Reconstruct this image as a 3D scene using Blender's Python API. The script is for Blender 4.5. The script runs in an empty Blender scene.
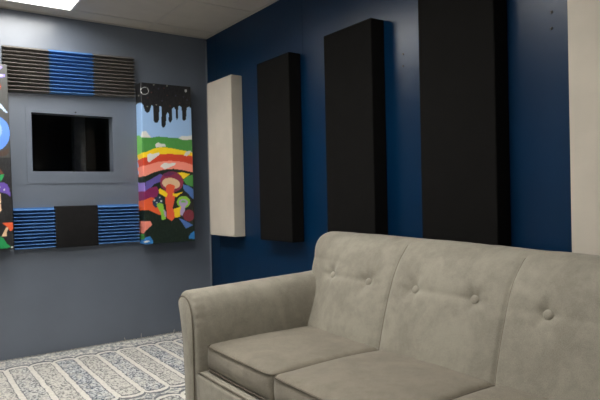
import bpy, bmesh, math, random
from mathutils import Vector, Matrix, noise
random.seed(7)
SC = bpy.context.scene
COL = SC.collection
LAMP = 11.0
EXPOSURE = 0.78
LIGHTS = [(-1.742, -1.132, -1.41, -.19, 'bright white recessed ceiling light at the top left, close to the grey wall'),
          (-1.742, -1.132, -3.24, -2.02, 'white recessed ceiling light over the middle of the room, out of frame'),
          (-3.572, -2.962, -3.24, -2.02, 'white recessed ceiling light over the left side of the room, out of frame')]
RECESS = .12
SKY = 1.2
ART_RIGHT=[["sky",[-0.124,1.881],[0.523,1.934],[0.507,1.293],[-0.138,1.291]],["cloud",[-0.042,1.582],[-0.013,1.616],[0.024,1.62],[0.047,1.589],[0.066,1.571],[-0.03,1.569]],["cloud",[0.284,1.572],[0.315,1.595],[0.356,1.592],[0.403,1.604],[0.413,1.565],[0.324,1.56]],["black",[-0.128,2.089],[0.529,2.162],[0.521,1.836],[0.393,1.827],[0.383,1.836],[0.364,1.825],[0.355,1.732],[0.338,1.719],[0.323,1.733],[0.321,1.826],[0.302,1.838],[0.291,1.827],[0.287,1.738],[0.277,1.725],[0.27,1.742],[0.269,1.804],[0.254,1.822],[0.237,1.804],[0.236,1.72],[0.221,1.694],[0.208,1.719],[0.21,1.766],[0.2,1.78],[0.19,1.756],[0.184,1.68],[0.175,1.658],[0.163,1.652],[0.152,1.659],[0.146,1.678],[0.152,1.763],[0.152,1.819],[0.14,1.826],[0.134,1.816],[0.13,1.719],[0.119,1.695],[0.096,1.692],[0.085,1.712],[0.085,1.816],[0.075,1.83],[0.068,1.813],[0.056,1.777],[0.037,1.764],[0.018,1.78],[0.007,1.823],[-0.011,1.839],[-0.05,1.848],[-0.175,1.838],[-0.135,1.799]],["green",[-0.308,1.607],[-0.137,1.596],[-0.082,1.595],[-0.029,1.571],[0.066,1.571],[0.124,1.583],[0.213,1.577],[0.284,1.575],[0.324,1.562],[0.45,1.569],[0.447,1.464],[0.302,1.48],[0.181,1.491],[0.083,1.478],[0.015,1.453],[-0.135,1.43],[-0.108,1.4]],["lime",[-0.137,1.591],[-0.082,1.595],[-0.022,1.57],[-0.03,1.45],[-0.143,1.435]],["yellow",[-0.108,1.409],[-0.148,1.44],[0.015,1.458],[0.083,1.488],[0.132,1.5],[0.211,1.496],[0.312,1.48],[0.447,1.457],[0.446,1.42],[0.311,1.437],[0.2,1.439],[0.13,1.435],[0.052,1.412],[-0.124,1.391],[-0.109,1.364]],["red",[-0.109,1.368],[-0.137,1.401],[0.052,1.422],[0.131,1.444],[0.21,1.449],[0.311,1.444],[0.446,1.428],[0.444,1.342],[0.319,1.365],[0.208,1.373],[0.109,1.362],[0.012,1.333],[-0.111,1.282]],["salmon",[-0.11,1.309],[-0.141,1.345],[0.013,1.356],[0.11,1.385],[0.208,1.395],[0.32,1.387],[0.444,1.352],[0.443,1.29],[0.406,1.299],[0.318,1.318],[0.237,1.327],[0.157,1.322],[0.078,1.302],[0.011,1.274],[-0.112,1.242]],["cloud",[0.092,1.521],[0.118,1.536],[0.138,1.527],[0.172,1.525],[0.181,1.505],[0.132,1.5],[0.098,1.496]],["cloud",[0.029,1.44],[0.048,1.449],[0.072,1.445],[0.121,1.459],[0.128,1.442],[0.071,1.403],[0.04,1.378],[0.025,1.393]],["cloud",[0.329,1.437],[0.337,1.456],[0.363,1.475],[0.393,1.479],[0.373,1.448],[0.352,1.433]],["cloud",[0.128,1.35],[0.158,1.378],[0.208,1.374],[0.258,1.38],[0.25,1.361],[0.167,1.328]],["base",[-0.112,1.247],[-0.146,1.266],[0.011,1.276],[0.078,1.304],[0.157,1.325],[0.237,1.331],[0.318,1.321],[0.485,1.285],[0.466,0.524],[-0.128,0.578]],["purple",[0.009,1.228],[0.068,1.26],[0.127,1.293],[0.148,1.279],[0.13,1.232],[0.076,1.214],[0.042,1.181],[0.003,1.159]],["lilac",[-0.22,1.228],[0.005,1.226],[0.003,1.154],[-0.225,1.153]],["magenta",[-0.225,1.152],[0.003,1.159],[0.037,1.182],[0.095,1.195],[0.114,1.157],[0.093,1.111],[0.045,1.107],[-0.01,1.085],[-0.23,1.081]],["orange",[-0.23,1.081],[-0.01,1.09],[0.049,1.112],[0.107,1.092],[0.096,1.026],[0.13,1.032],[0.13,0.97],[0.109,0.971],[0.071,0.991],[0.023,1.014],[-0.236,1.006]],["yellow",[0.236,1.299],[0.307,1.304],[0.379,1.289],[0.311,1.246],[0.276,1.28]],["green",[0.316,1.241],[0.348,1.27],[0.443,1.297],[0.44,1.177],[0.346,1.202]],["blue2",[0.315,1.207],[0.356,1.197],[0.439,1.143],[0.437,1.084],[0.375,1.095],[0.314,1.174]],["maroon",[0.318,1.227],[0.312,1.201],[0.297,1.177],[0.275,1.159],[0.247,1.147],[0.217,1.143],[0.187,1.148],[0.161,1.16],[0.14,1.179],[0.127,1.202],[0.123,1.228],[0.128,1.253],[0.143,1.276],[0.164,1.295],[0.191,1.307],[0.221,1.311],[0.251,1.307],[0.279,1.295],[0.3,1.276],[0.314,1.253]],["plum",[0.146,1.289],[0.196,1.311],[0.256,1.299],[0.216,1.279],[0.166,1.27]],["cream",[0.29,1.204],[0.283,1.191],[0.27,1.181],[0.252,1.174],[0.23,1.171],[0.206,1.173],[0.183,1.178],[0.164,1.188],[0.149,1.2],[0.141,1.213],[0.14,1.227],[0.146,1.24],[0.158,1.25],[0.176,1.257],[0.198,1.26],[0.222,1.259],[0.245,1.253],[0.265,1.244],[0.28,1.232],[0.288,1.218]],["orange2",[0.172,1.199],[0.194,1.213],[0.224,1.208],[0.246,1.194],[0.235,1.156],[0.243,1.108],[0.232,1.06],[0.219,1.023],[0.241,1.0],[0.242,0.952],[0.208,0.92],[0.172,0.945],[0.169,1.002],[0.161,1.087]],["yellow",[0.109,1.167],[0.124,1.178],[0.163,1.155],[0.184,1.133],[0.171,1.107],[0.113,1.14]],["yellow",[0.222,1.141],[0.247,1.132],[0.303,1.147],[0.313,1.13],[0.262,1.105],[0.227,1.118]],["black",[0.246,1.098],[0.293,1.136],[0.345,1.144],[0.395,1.085],[0.399,1.017],[0.244,1.022]],["navy",[0.055,1.079],[0.088,1.111],[0.122,1.122],[0.146,1.086],[0.135,1.052],[0.081,1.027],[0.062,1.046]],["white",[0.068,1.093],[0.08,1.096],[0.081,1.081],[0.069,1.079]],["white",[0.11,1.112],[0.122,1.114],[0.122,1.103],[0.112,1.101]],["white",[0.122,1.084],[0.133,1.085],[0.133,1.072],[0.123,1.073]],["white",[0.087,1.072],[0.098,1.073],[0.098,1.062],[0.088,1.06]],["lime2",[0.087,1.05],[0.111,1.068],[0.142,1.055],[0.149,1.025],[0.142,1.031],[0.168,0.983],[0.159,0.936],[0.129,0.931],[0.121,0.99],[0.087,1.052]],["lilacw",[0.144,1.012],[0.168,0.993],[0.166,0.955],[0.153,0.955]],["lime2",[0.372,1.064],[0.368,1.05],[0.36,1.036],[0.347,1.026],[0.33,1.02],[0.312,1.018],[0.295,1.021],[0.279,1.028],[0.267,1.039],[0.259,1.053],[0.257,1.067],[0.26,1.082],[0.268,1.095],[0.281,1.106],[0.297,1.112],[0.315,1.114],[0.333,1.111],[0.349,1.104],[0.361,1.093],[0.369,1.08]],["lilacw",[0.351,1.06],[0.349,1.051],[0.343,1.043],[0.334,1.037],[0.323,1.033],[0.311,1.032],[0.299,1.034],[0.288,1.038],[0.28,1.045],[0.274,1.053],[0.273,1.062],[0.275,1.071],[0.28,1.079],[0.289,1.085],[0.3,1.089],[0.312,1.09],[0.324,1.088],[0.335,1.084],[0.344,1.077],[0.349,1.069]],["lime",[0.332,1.067],[0.331,1.064],[0.328,1.061],[0.324,1.058],[0.318,1.057],[0.311,1.056],[0.305,1.057],[0.299,1.059],[0.295,1.062],[0.292,1.065],[0.291,1.068],[0.292,1.072],[0.295,1.075],[0.3,1.078],[0.306,1.079],[0.312,1.079],[0.318,1.079],[0.324,1.077],[0.328,1.074],[0.331,1.071]],["lilacw",[0.296,1.065],[0.332,1.059],[0.322,0.997],[0.299,0.955],[0.274,0.975]],["yellow2",[0.229,1.014],[0.265,1.023],[0.295,1.032],[0.284,0.998],[0.283,0.95],[0.237,0.945]],["maroon2",[0.404,0.955],[0.402,0.941],[0.394,0.928],[0.383,0.918],[0.369,0.912],[0.354,0.911],[0.339,0.914],[0.326,0.921],[0.315,0.931],[0.309,0.945],[0.307,0.959],[0.31,0.973],[0.317,0.986],[0.328,0.996],[0.341,1.002],[0.357,1.004],[0.372,1.001],[0.385,0.994],[0.396,0.983],[0.402,0.97]],["blue2",[0.268,0.941],[0.308,0.925],[0.39,0.878],[0.327,0.854],[0.297,0.902]],["blue",[0.351,0.788],[0.367,0.811],[0.401,0.831],[0.431,0.825],[0.429,0.764],[0.351,0.771]],["salmon",[-0.157,0.925],[0.035,0.928],[0.051,0.899],[-0.027,0.835],[-0.164,0.827]],["green",[-0.164,0.823],[-0.028,0.829],[-0.018,0.785],[-0.168,0.768]],["blue",[-0.167,0.782],[-0.071,0.782],[0.028,0.812],[0.057,0.771],[0.045,0.736],[-0.171,0.72]],["cloud",[-0.059,0.769],[0.017,0.78],[0.027,0.77],[-0.033,0.761]],["white",[0.054,1.936],[0.052,1.928],[0.049,1.92],[0.044,1.914],[0.037,1.908],[0.03,1.905],[0.021,1.903],[0.013,1.903],[0.006,1.906],[0.0,1.91],[-0.015,1.918],[-0.023,1.927],[-0.025,1.935],[-0.022,1.942],[-0.013,1.948],[0.001,1.952],[0.007,1.957],[0.015,1.961],[0.023,1.962],[0.031,1.962],[0.039,1.96],[0.045,1.956],[0.05,1.95],[0.053,1.943],[0.054,1.936],[0.05,1.935],[0.049,1.942],[0.046,1.948],[0.042,1.953],[0.037,1.957],[0.03,1.959],[0.023,1.959],[0.016,1.957],[0.009,1.954],[0.003,1.949],[-0.004,1.944],[-0.012,1.939],[-0.015,1.933],[-0.013,1.926],[-0.005,1.919],[0.002,1.913],[0.008,1.909],[0.014,1.907],[0.022,1.907],[0.029,1.908],[0.035,1.912],[0.041,1.916],[0.046,1.922],[0.049,1.928],[0.05,1.935]],["star",[-0.102,2.01],[-0.112,2.006],[-0.131,2.01],[-0.14,2.017],[-0.13,2.021],[-0.111,2.018]],["star",[0.102,1.987],[0.099,1.981],[0.092,1.98],[0.089,1.985],[0.092,1.991],[0.099,1.992]],["star",[-0.041,1.9],[-0.051,1.895],[-0.07,1.898],[-0.079,1.905],[-0.069,1.91],[-0.05,1.907]],["star",[0.21,1.989],[0.207,1.983],[0.2,1.982],[0.196,1.988],[0.2,1.994],[0.207,1.995]],["star",[0.045,1.816],[0.042,1.81],[0.035,1.81],[0.032,1.815],[0.035,1.821],[0.042,1.821]],["star",[0.118,1.834],[0.114,1.828],[0.107,1.827],[0.104,1.833],[0.108,1.838],[0.115,1.839]],["white",[0.371,1.962],[0.367,1.953],[0.36,1.949],[0.353,1.952],[0.35,1.961],[0.353,1.97],[0.36,1.974],[0.368,1.971]],["violet",[0.167,1.867],[0.163,1.86],[0.155,1.86],[0.151,1.866],[0.155,1.873],[0.163,1.874]],["violet",[0.377,1.888],[0.373,1.881],[0.364,1.881],[0.36,1.887],[0.365,1.894],[0.373,1.895]],["violet",[0.346,1.91],[0.342,1.903],[0.334,1.902],[0.33,1.909],[0.334,1.916],[0.342,1.917]],["violet",[0.141,1.959],[0.137,1.952],[0.13,1.952],[0.126,1.958],[0.13,1.965],[0.138,1.965]],["violet",[0.28,1.914],[0.276,1.907],[0.268,1.907],[0.264,1.913],[0.268,1.92],[0.276,1.921]],["rust",[0.231,1.83],[0.228,1.824],[0.221,1.823],[0.217,1.829],[0.221,1.835],[0.228,1.835]],["rust",[0.051,1.882],[0.048,1.876],[0.041,1.875],[0.038,1.88],[0.041,1.886],[0.048,1.887]],["rust",[0.185,1.968],[0.181,1.962],[0.174,1.961],[0.171,1.967],[0.175,1.973],[0.182,1.973]],["rust",[0.313,1.859],[0.31,1.853],[0.302,1.853],[0.299,1.858],[0.303,1.864],[0.31,1.865]],["rust",[0.081,1.926],[0.078,1.92],[0.071,1.919],[0.068,1.925],[0.071,1.931],[0.078,1.931]],["rust",[0.209,1.913],[0.205,1.907],[0.198,1.907],[0.195,1.912],[0.198,1.918],[0.205,1.919]]]
ART_LEFT=[["char",[-0.382,2.073],[0.081,2.133],[0.063,1.383],[-0.398,1.375]],["black",[-0.398,1.387],[0.063,1.397],[0.047,0.703],[-0.413,0.741]],["violetl",[-0.106,2.019],[-0.044,2.015],[-0.023,2.011],[-0.012,2.001],[-0.029,1.983],[-0.045,1.983],[-0.097,1.962]],["violetl",[-0.148,1.934],[-0.045,1.954],[0.0,1.955],[0.001,1.939],[-0.046,1.929],[-0.124,1.908]],["white",[-0.04,1.948],[-0.014,1.951],[-0.014,1.942],[-0.04,1.939]],["rust",[-0.023,1.873],[-0.026,1.862],[-0.031,1.852],[-0.039,1.844],[-0.05,1.838],[-0.061,1.835],[-0.072,1.836],[-0.082,1.84],[-0.09,1.847],[-0.095,1.856],[-0.096,1.867],[-0.094,1.878],[-0.089,1.888],[-0.081,1.896],[-0.071,1.902],[-0.059,1.905],[-0.048,1.905],[-0.038,1.901],[-0.03,1.894],[-0.025,1.884]],["orange2",[-0.03,1.873],[-0.032,1.864],[-0.036,1.856],[-0.043,1.849],[-0.051,1.844],[-0.061,1.842],[-0.07,1.843],[-0.078,1.846],[-0.085,1.851],[-0.089,1.859],[-0.09,1.867],[-0.089,1.876],[-0.084,1.884],[-0.077,1.891],[-0.069,1.896],[-0.06,1.898],[-0.05,1.898],[-0.042,1.894],[-0.035,1.889],[-0.031,1.881]],["cream",[-0.047,1.874],[-0.048,1.869],[-0.051,1.864],[-0.055,1.86],[-0.06,1.857],[-0.066,1.856],[-0.071,1.856],[-0.076,1.858],[-0.08,1.862],[-0.083,1.866],[-0.083,1.871],[-0.082,1.876],[-0.08,1.881],[-0.076,1.885],[-0.071,1.888],[-0.065,1.889],[-0.059,1.889],[-0.054,1.887],[-0.05,1.884],[-0.048,1.879]],["skyw",[-0.08,1.794],[-0.05,1.768],[-0.029,1.752],[-0.013,1.729],[0.008,1.694],[-0.008,1.698],[-0.024,1.721],[-0.05,1.738],[-0.081,1.753]],["planet",[0.017,1.558],[0.014,1.532],[0.006,1.507],[-0.006,1.485],[-0.021,1.465],[-0.04,1.45],[-0.06,1.439],[-0.082,1.433],[-0.104,1.432],[-0.125,1.437],[-0.145,1.447],[-0.162,1.461],[-0.176,1.479],[-0.186,1.5],[-0.192,1.524],[-0.194,1.549],[-0.191,1.573],[-0.184,1.597],[-0.172,1.62],[-0.158,1.639],[-0.14,1.655],[-0.12,1.666],[-0.098,1.673],[-0.076,1.674],[-0.055,1.67],[-0.035,1.661],[-0.017,1.647],[-0.002,1.629],[0.008,1.607],[0.015,1.583]],["sky",[-0.03,1.576],[-0.034,1.553],[-0.045,1.532],[-0.061,1.515],[-0.081,1.504],[-0.103,1.499],[-0.125,1.502],[-0.144,1.512],[-0.159,1.527],[-0.168,1.547],[-0.171,1.569],[-0.167,1.592],[-0.157,1.612],[-0.141,1.629],[-0.122,1.641],[-0.1,1.646],[-0.078,1.643],[-0.058,1.634],[-0.043,1.619],[-0.033,1.598]],["brown",[-0.089,1.422],[-0.057,1.431],[-0.026,1.441],[0.004,1.46],[0.0,1.416],[-0.027,1.403],[-0.089,1.396]],["brown2",[-0.101,1.328],[-0.06,1.329],[-0.029,1.281],[-0.061,1.286],[-0.102,1.293]],["green2",[-0.092,1.278],[-0.061,1.277],[-0.027,1.284],[-0.043,1.246],[-0.062,1.228],[-0.093,1.228]],["purple2",[-0.094,1.22],[-0.062,1.223],[-0.036,1.229],[-0.013,1.214],[0.0,1.181],[0.002,1.146],[0.004,1.129],[-0.014,1.15],[-0.043,1.16],[-0.064,1.167],[-0.095,1.163]],["white",[-0.026,1.179],[-0.027,1.174],[-0.031,1.173],[-0.035,1.175],[-0.036,1.179],[-0.034,1.183],[-0.031,1.185],[-0.027,1.183]],["white",[-0.055,1.197],[-0.057,1.192],[-0.06,1.191],[-0.064,1.192],[-0.066,1.197],[-0.064,1.201],[-0.06,1.202],[-0.057,1.201]],["cream",[-0.09,1.166],[-0.064,1.166],[-0.054,1.145],[-0.058,1.087],[-0.053,1.045],[-0.067,1.021],[-0.093,1.022]],["orange",[-0.053,0.959],[0.011,0.957],[0.013,0.917],[-0.004,0.899],[-0.022,0.925]],["cream",[-0.03,0.927],[-0.016,0.922],[-0.027,0.896],[-0.03,0.865],[-0.06,0.867],[-0.047,0.891]],["green3",[-0.272,0.898],[-0.071,0.869],[-0.05,0.856],[-0.034,0.824],[-0.005,0.789],[-0.073,0.787],[-0.274,0.802]],["cloud",[-0.007,0.795],[0.009,0.793],[0.007,0.786],[-0.005,0.787]],["purple",[-0.184,1.018],[-0.188,0.989],[-0.196,0.964],[-0.209,0.945],[-0.226,0.932],[-0.243,0.929],[-0.26,0.934],[-0.276,0.948],[-0.288,0.968],[-0.295,0.994],[-0.297,1.022],[-0.294,1.05],[-0.285,1.075],[-0.272,1.094],[-0.256,1.107],[-0.239,1.111],[-0.222,1.106],[-0.206,1.093],[-0.194,1.072],[-0.186,1.046]],["yellow",[-0.209,1.9],[-0.211,1.888],[-0.216,1.876],[-0.224,1.867],[-0.234,1.86],[-0.244,1.858],[-0.255,1.859],[-0.264,1.863],[-0.271,1.871],[-0.276,1.881],[-0.277,1.893],[-0.275,1.905],[-0.27,1.917],[-0.262,1.926],[-0.253,1.933],[-0.242,1.936],[-0.232,1.935],[-0.223,1.93],[-0.215,1.922],[-0.211,1.912]],["cream",[-0.259,0.956],[-0.226,0.954],[-0.223,0.836],[-0.268,0.839]]]
def lin(c):
    return tuple(((v/255)/12.92 if v/255 <= .04045 else ((v/255+.055)/1.055)**2.4) for v in c)

# ------------------------------------------------------------------ node helper
class NT:
    def __init__(self, name):
        self.m = bpy.data.materials.new(name); self.m.use_nodes = True
        self.t = self.m.node_tree; self.b = self.t.nodes['Principled BSDF']
    def n(self, typ, **kw):
        nd = self.t.nodes.new(typ)
        for k, v in kw.items(): setattr(nd, k, v)
        return nd
    def link(self, a, b): self.t.links.new(a, b)
    def put(self, sock, v):
        if hasattr(v, 'links') or isinstance(v, bpy.types.NodeSocket): self.link(v, sock)
        else: sock.default_value = v
    def m_(self, op, a, b=0.0, c=0.0):
        nd = self.n('ShaderNodeMath', operation=op)
        self.put(nd.inputs[0], a); self.put(nd.inputs[1], b); self.put(nd.inputs[2], c)
        return nd.outputs[0]
    def smooth(self, v, a, b):
        nd = self.n('ShaderNodeMapRange', interpolation_type='SMOOTHSTEP')
        self.put(nd.inputs['Value'], v); nd.inputs['From Min'].default_value = a; nd.inputs['From Max'].default_value = b
        return nd.outputs['Result']
    def mix(self, f, a, b):
        nd = self.n('ShaderNodeMix', data_type='RGBA')
        self.put(nd.inputs[0], f)
        for s, v in ((nd.inputs[6], a), (nd.inputs[7], b)):
            if isinstance(v, tuple): s.default_value = (*v, 1) if len(v) == 3 else v
            else: self.link(v, s)
        return nd.outputs[2]
    def noise(self, scale, detail=3, rough=.5, vec=None, dist=0.0):
        nd = self.n('ShaderNodeTexNoise'); nd.inputs['Scale'].default_value = scale
        nd.inputs['Detail'].default_value = detail; nd.inputs['Roughness'].default_value = rough
        nd.inputs['Distortion'].default_value = dist
        if vec is None: vec = self.obj()
        self.link(vec, nd.inputs['Vector']); return nd.outputs['Fac']
    def obj(self):
        if not hasattr(self, '_o'): self._o = self.n('ShaderNodeNewGeometry').outputs['Position']
        return self._o
    def scaled(self, s):
        nd = self.n('ShaderNodeVectorMath', operation='MULTIPLY'); self.link(self.obj(), nd.inputs[0]); nd.inputs[1].default_value = s
        return nd.outputs[0]
    def bump(self, h, strength=.3, dist=.002):
        nd = self.n('ShaderNodeBump'); nd.inputs['Strength'].default_value = strength; nd.inputs['Distance'].default_value = dist
        self.link(h, nd.inputs['Height']); self.link(nd.outputs[0], self.b.inputs['Normal'])
    def base(self, v):
        if isinstance(v, tuple): self.b.inputs['Base Color'].default_value = (*v, 1)
        else: self.link(v, self.b.inputs['Base Color'])
    def set(self, **kw):
        for k, v in kw.items(): self.put(self.b.inputs[k.replace('_', ' ')], v)

def simple(name, col, rough=.6, var=.08, scale=20, bump=0.0, bscale=200, bdist=.001, **kw):
    t = NT(name); c = lin(col)
    a = tuple(v*(1-var) for v in c); b = tuple(v*(1+var) for v in c)
    t.base(t.mix(t.smooth(t.noise(scale, 4), .3, .7), a, b)); t.b.inputs['Roughness'].default_value = rough
    if bump: t.bump(t.noise(bscale, 2), bump, bdist)
    t.set(**kw); return t.m

def wall_paint(name, col, rough, coat=.5):
    t = NT(name); c = lin(col)
    t.base(t.mix(t.smooth(t.noise(2.5, 4), .3, .7), tuple(v*.95 for v in c), tuple(v*1.05 for v in c)))
    t.b.inputs['Roughness'].default_value = rough
    h = t.m_('ADD', t.m_('MULTIPLY', t.noise(160, 3), .5), t.noise(28, 2))
    t.bump(h, .28, .0014)
    t.b.inputs['Specular IOR Level'].default_value = coat
    return t.m

def velvet(name, SOFA_A, SOFA_B):
    t = NT(name)
    big = t.noise(5.5, 5, .62, dist=.8); mid = t.noise(26, 4, .6); fine = t.noise(700, 2, .6, t.scaled((1, 1, .35)))
    f = t.smooth(t.m_('ADD', t.m_('MULTIPLY', big, .65), t.m_('MULTIPLY', mid, .35)), .36, .64)
    c = t.mix(f, lin(SOFA_A), lin(SOFA_B))
    c = t.mix(t.m_('MULTIPLY', t.smooth(fine, .3, .7), .16), c, lin((205, 196, 178)))
    t.base(c); t.b.inputs['Roughness'].default_value = .82
    t.set(Sheen_Weight=.15, Sheen_Roughness=.45, Specular_IOR_Level=.2)
    t.b.inputs['Sheen Tint'].default_value = (.9, .87, .8, 1)
    h = t.m_('ADD', t.m_('MULTIPLY', fine, .25), t.m_('ADD', t.noise(14, 3), t.m_('MULTIPLY', t.noise(60, 3), .3)))
    t.bump(h, .4, .0035)
    return t.m

def rug_mat():
    t = NT('patterned_rug_pile')
    sep = t.n('ShaderNodeSeparateXYZ'); t.link(t.obj(), sep.inputs[0])
    X, Y = sep.outputs[0], sep.outputs[1]
    wob = t.m_('MULTIPLY', t.m_('SUBTRACT', t.noise(9, 3), .5), .018)
    wob2 = t.m_('MULTIPLY', t.m_('SUBTRACT', t.noise(60, 2), .5), .016)
    x = t.m_('ADD', t.m_('ADD', X, 1.617), t.m_('ADD', wob, wob2)); y = t.m_('ADD', Y, t.m_('ADD', wob, wob2))
    cell = t.m_('DIVIDE', x, .1435)
    idx = t.m_('FLOOR', cell)
    u = t.m_('SUBTRACT', t.m_('SUBTRACT', cell, idx), .5)           # -.5...5 across a stripe
    au = t.m_('ABSOLUTE', u)
    # rows repeat every 1.17 m
    ry = t.m_('DIVIDE', t.m_('MULTIPLY', t.m_('ADD', y, .190), -1), 1.135)
    row = t.m_('FLOOR', ry); v = t.m_('MULTIPLY', t.m_('SUBTRACT', ry, row), 1.135)   # metres from row start
    dEnd = t.m_('MINIMUM', v, t.m_('SUBTRACT', 1.135, v))
    arc = t.m_('SUBTRACT', .5, t.m_('SQRT', t.m_('MAXIMUM', t.m_('SUBTRACT', .25, t.m_('MULTIPLY', u, u)), 0)))  # 0 mid .. .5 edge
    d1 = t.m_('SUBTRACT', dEnd, t.m_('MULTIPLY', arc, .11))
    first = t.smooth(row, -.6, -.4)
    inside = t.m_('MULTIPLY', first, t.m_('MULTIPLY', t.smooth(d1, .070, .078), t.smooth(t.m_('MULTIPLY', au, -1), -.415, -.375)))
    # scalloped line round the stripe ends
    l1 = t.m_('SUBTRACT', 1.0, t.smooth(t.m_('ABSOLUTE', t.m_('SUBTRACT', d1, .026)), .010, .017))
    l1 = t.m_('MULTIPLY', l1, first)
    outer = t.m_('SUBTRACT', 1.0, t.m_('MULTIPLY', first, t.smooth(d1, .016, .026)))
    edge = t.m_('MULTIPLY', inside, t.m_('SUBTRACT', 1.0, t.m_('MULTIPLY', t.smooth(d1, .078, .105), t.smooth(t.m_('MULTIPLY', au, -1), -.375, -.33))))
    # speckle
    sp = t.noise(70, 4, .8, t.scaled((1.0, .8, 1))); sp2 = t.noise(42, 4, .7, t.scaled((1.3, .8, 1))); big = t.noise(6, 3); big2 = t.noise(17, 4, .7, t.scaled((1.5, .8, 1)))
    wn = t.n('ShaderNodeTexWhiteNoise', noise_dimensions='2D'); cv = t.n('ShaderNodeCombineXYZ')
    t.link(idx, cv.inputs[0]); t.link(row, cv.inputs[1]); t.link(cv.outputs[0], wn.inputs['Vector'])
    blue = t.mix(t.smooth(sp, .45, .555), lin((44, 54, 76)), lin((206, 208, 206)))
    taupe = t.mix(t.smooth(sp, .42, .54), lin((92, 90, 90)), lin((206, 202, 192)))
    par = t.m_('SUBTRACT', t.m_('MODULO', t.m_('ADD', idx, 40), 2), 0)
    pick = t.smooth(t.m_('ADD', t.m_('ADD', t.m_('MULTIPLY', par, .30), t.m_('MULTIPLY', wn.outputs['Value'], .40)), t.m_('MULTIPLY', big, .45)), .3, .75)
    stripe = t.mix(pick, blue, taupe)
    stripe = t.mix(t.m_('MULTIPLY', t.smooth(big2, .48, .60), .5), stripe, lin((214, 210, 198)))
    stripe = t.mix(t.m_('MULTIPLY', edge, t.smooth(sp2, .36, .55)), stripe, lin((58, 62, 72)))
    cream = t.mix(t.smooth(sp, .3, .7), lin((200, 195, 184)), lin((226, 221, 211)))
    field = t.mix(inside, cream, stripe)
    mott = t.mix(t.smooth(sp2, .45, .56), lin((122, 126, 128)), lin((210, 206, 196)))
    mott = t.mix(t.m_('MULTIPLY', t.smooth(sp, .5, .68), .5), mott, lin((226, 220, 205)))
    field = t.mix(outer, field, mott)
    lc = t.mix(t.smooth(sp2, .4, .6), lin((34, 42, 58)), lin((92, 96, 102)))
    field = t.mix(t.m_('MULTIPLY', l1, .9), field, lc)
    t.base(field); t.b.inputs['Roughness'].default_value = .95
    t.set(Sheen_Weight=.2, Specular_IOR_Level=.1)
    t.bump(t.m_('ADD', t.noise(420, 2), t.m_('ADD', t.m_('MULTIPLY', inside, .6), sp)), .7, .003)
    return t.m

def art_mat(name):
    t = NT(name)
    at = t.n('ShaderNodeAttribute', attribute_name='paint')
    t.base(t.mix(t.m_('MULTIPLY', t.smooth(t.noise(45, 4, .7, t.scaled((2.2, 2.2, .7))), .42, .72), .03), at.outputs['Color'], lin((190, 192, 190)))); t.b.inputs['Roughness'].default_value = .42
    t.bump(t.m_('ADD', t.noise(90, 3), t.m_('MULTIPLY', t.noise(900, 1), .4)), .25, .0012)
    return t.m

M = {}
M['grey_paint'] = wall_paint('blue_grey_semi_gloss_paint', (97, 104, 114), .29)
M['blue_paint'] = wall_paint('deep_blue_semi_gloss_paint', (0, 34, 62), .30, .34)
M['ceiling'] = simple('ceiling_tile', (190, 183, 172), .9, .03, 8, .4, 260, .002)
M['grid'] = simple('ceiling_grid_metal', (182, 175, 165), .5, .02)
M['bead'] = simple('highlighted_corner_bead', (122, 127, 134), .35, .02)  # bead's glossy highlight put into its colour, lighter than the wall
M['booth'] = simple('dark_booth_wall', (26, 26, 28), .9)
M['post'] = simple('dark_grey_post', (84, 86, 90), .8, .25, 14)
M['plain_wall'] = wall_paint('pale_grey_paint', (158, 157, 154), .5)
M['floor'] = simple('grey_concrete_floor', (120, 116, 110), .7, .12, 6, .3, 60, .002)
M['beige_fabric'] = simple('oatmeal_panel_fabric', (184, 176, 162), .9, .035, 7, .35, 900, .0012, Sheen_Weight=.1, Specular_IOR_Level=.15)
M['black_fabric'] = simple('black_panel_fabric', (19, 18, 17), .95, .08, 9, .4, 800, .0012, Specular_IOR_Level=.08)
M['foam_black'] = simple('charcoal_foam', (106, 102, 97), .95, .1, 30, .5, 500, .002, Specular_IOR_Level=.15)
M['foam_plain'] = simple('black_foam', (26, 25, 25), .95, .1, 30, .5, 500, .002, Specular_IOR_Level=.15)
M['foam_blue'] = simple('blue_foam', (74, 116, 168), .9, .06, 30, .5, 500, .002, Specular_IOR_Level=.2)
M['metal'] = simple('dull_screw_metal', (40, 38, 36), .4, .1, Metallic=.6)
M['white_metal'] = simple('white_enamel', (225, 224, 220), .4, .02)
M['wood'] = simple('dark_leg_wood', (58, 40, 28), .4, .2, 40)
M['pine'] = simple('pine_cleat_wood', (170, 140, 100), .7, .2, 30)
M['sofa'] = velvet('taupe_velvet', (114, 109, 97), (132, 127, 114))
M['sofa_seat'] = velvet('taupe_velvet_seat_shaded', (94, 88, 76), (110, 103, 90))  # same velvet, darker: the duller light off the seat tops put into colour
M['piping'] = simple('taupe_piping', (88, 80, 67), .85, .12, 60, .4, 500, .001)
M['rug'] = rug_mat()
M['fringe'] = simple('cream_fringe_yarn', (214, 206, 190), .95, .1, 60)
M['art'] = art_mat('painted_canvas')
g = NT('clear_window_glass')
g.base((1, 1, 1)); g.set(Roughness=.02, Transmission_Weight=1.0, IOR=1.3); M['glass'] = g.m
e = NT('troffer_diffuser')
e.base((.9, .9, .9)); e.set(Emission_Strength=LAMP); e.b.inputs['Emission Color'].default_value = (1.0, .985, .96, 1); M['lamp'] = e.m

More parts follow.
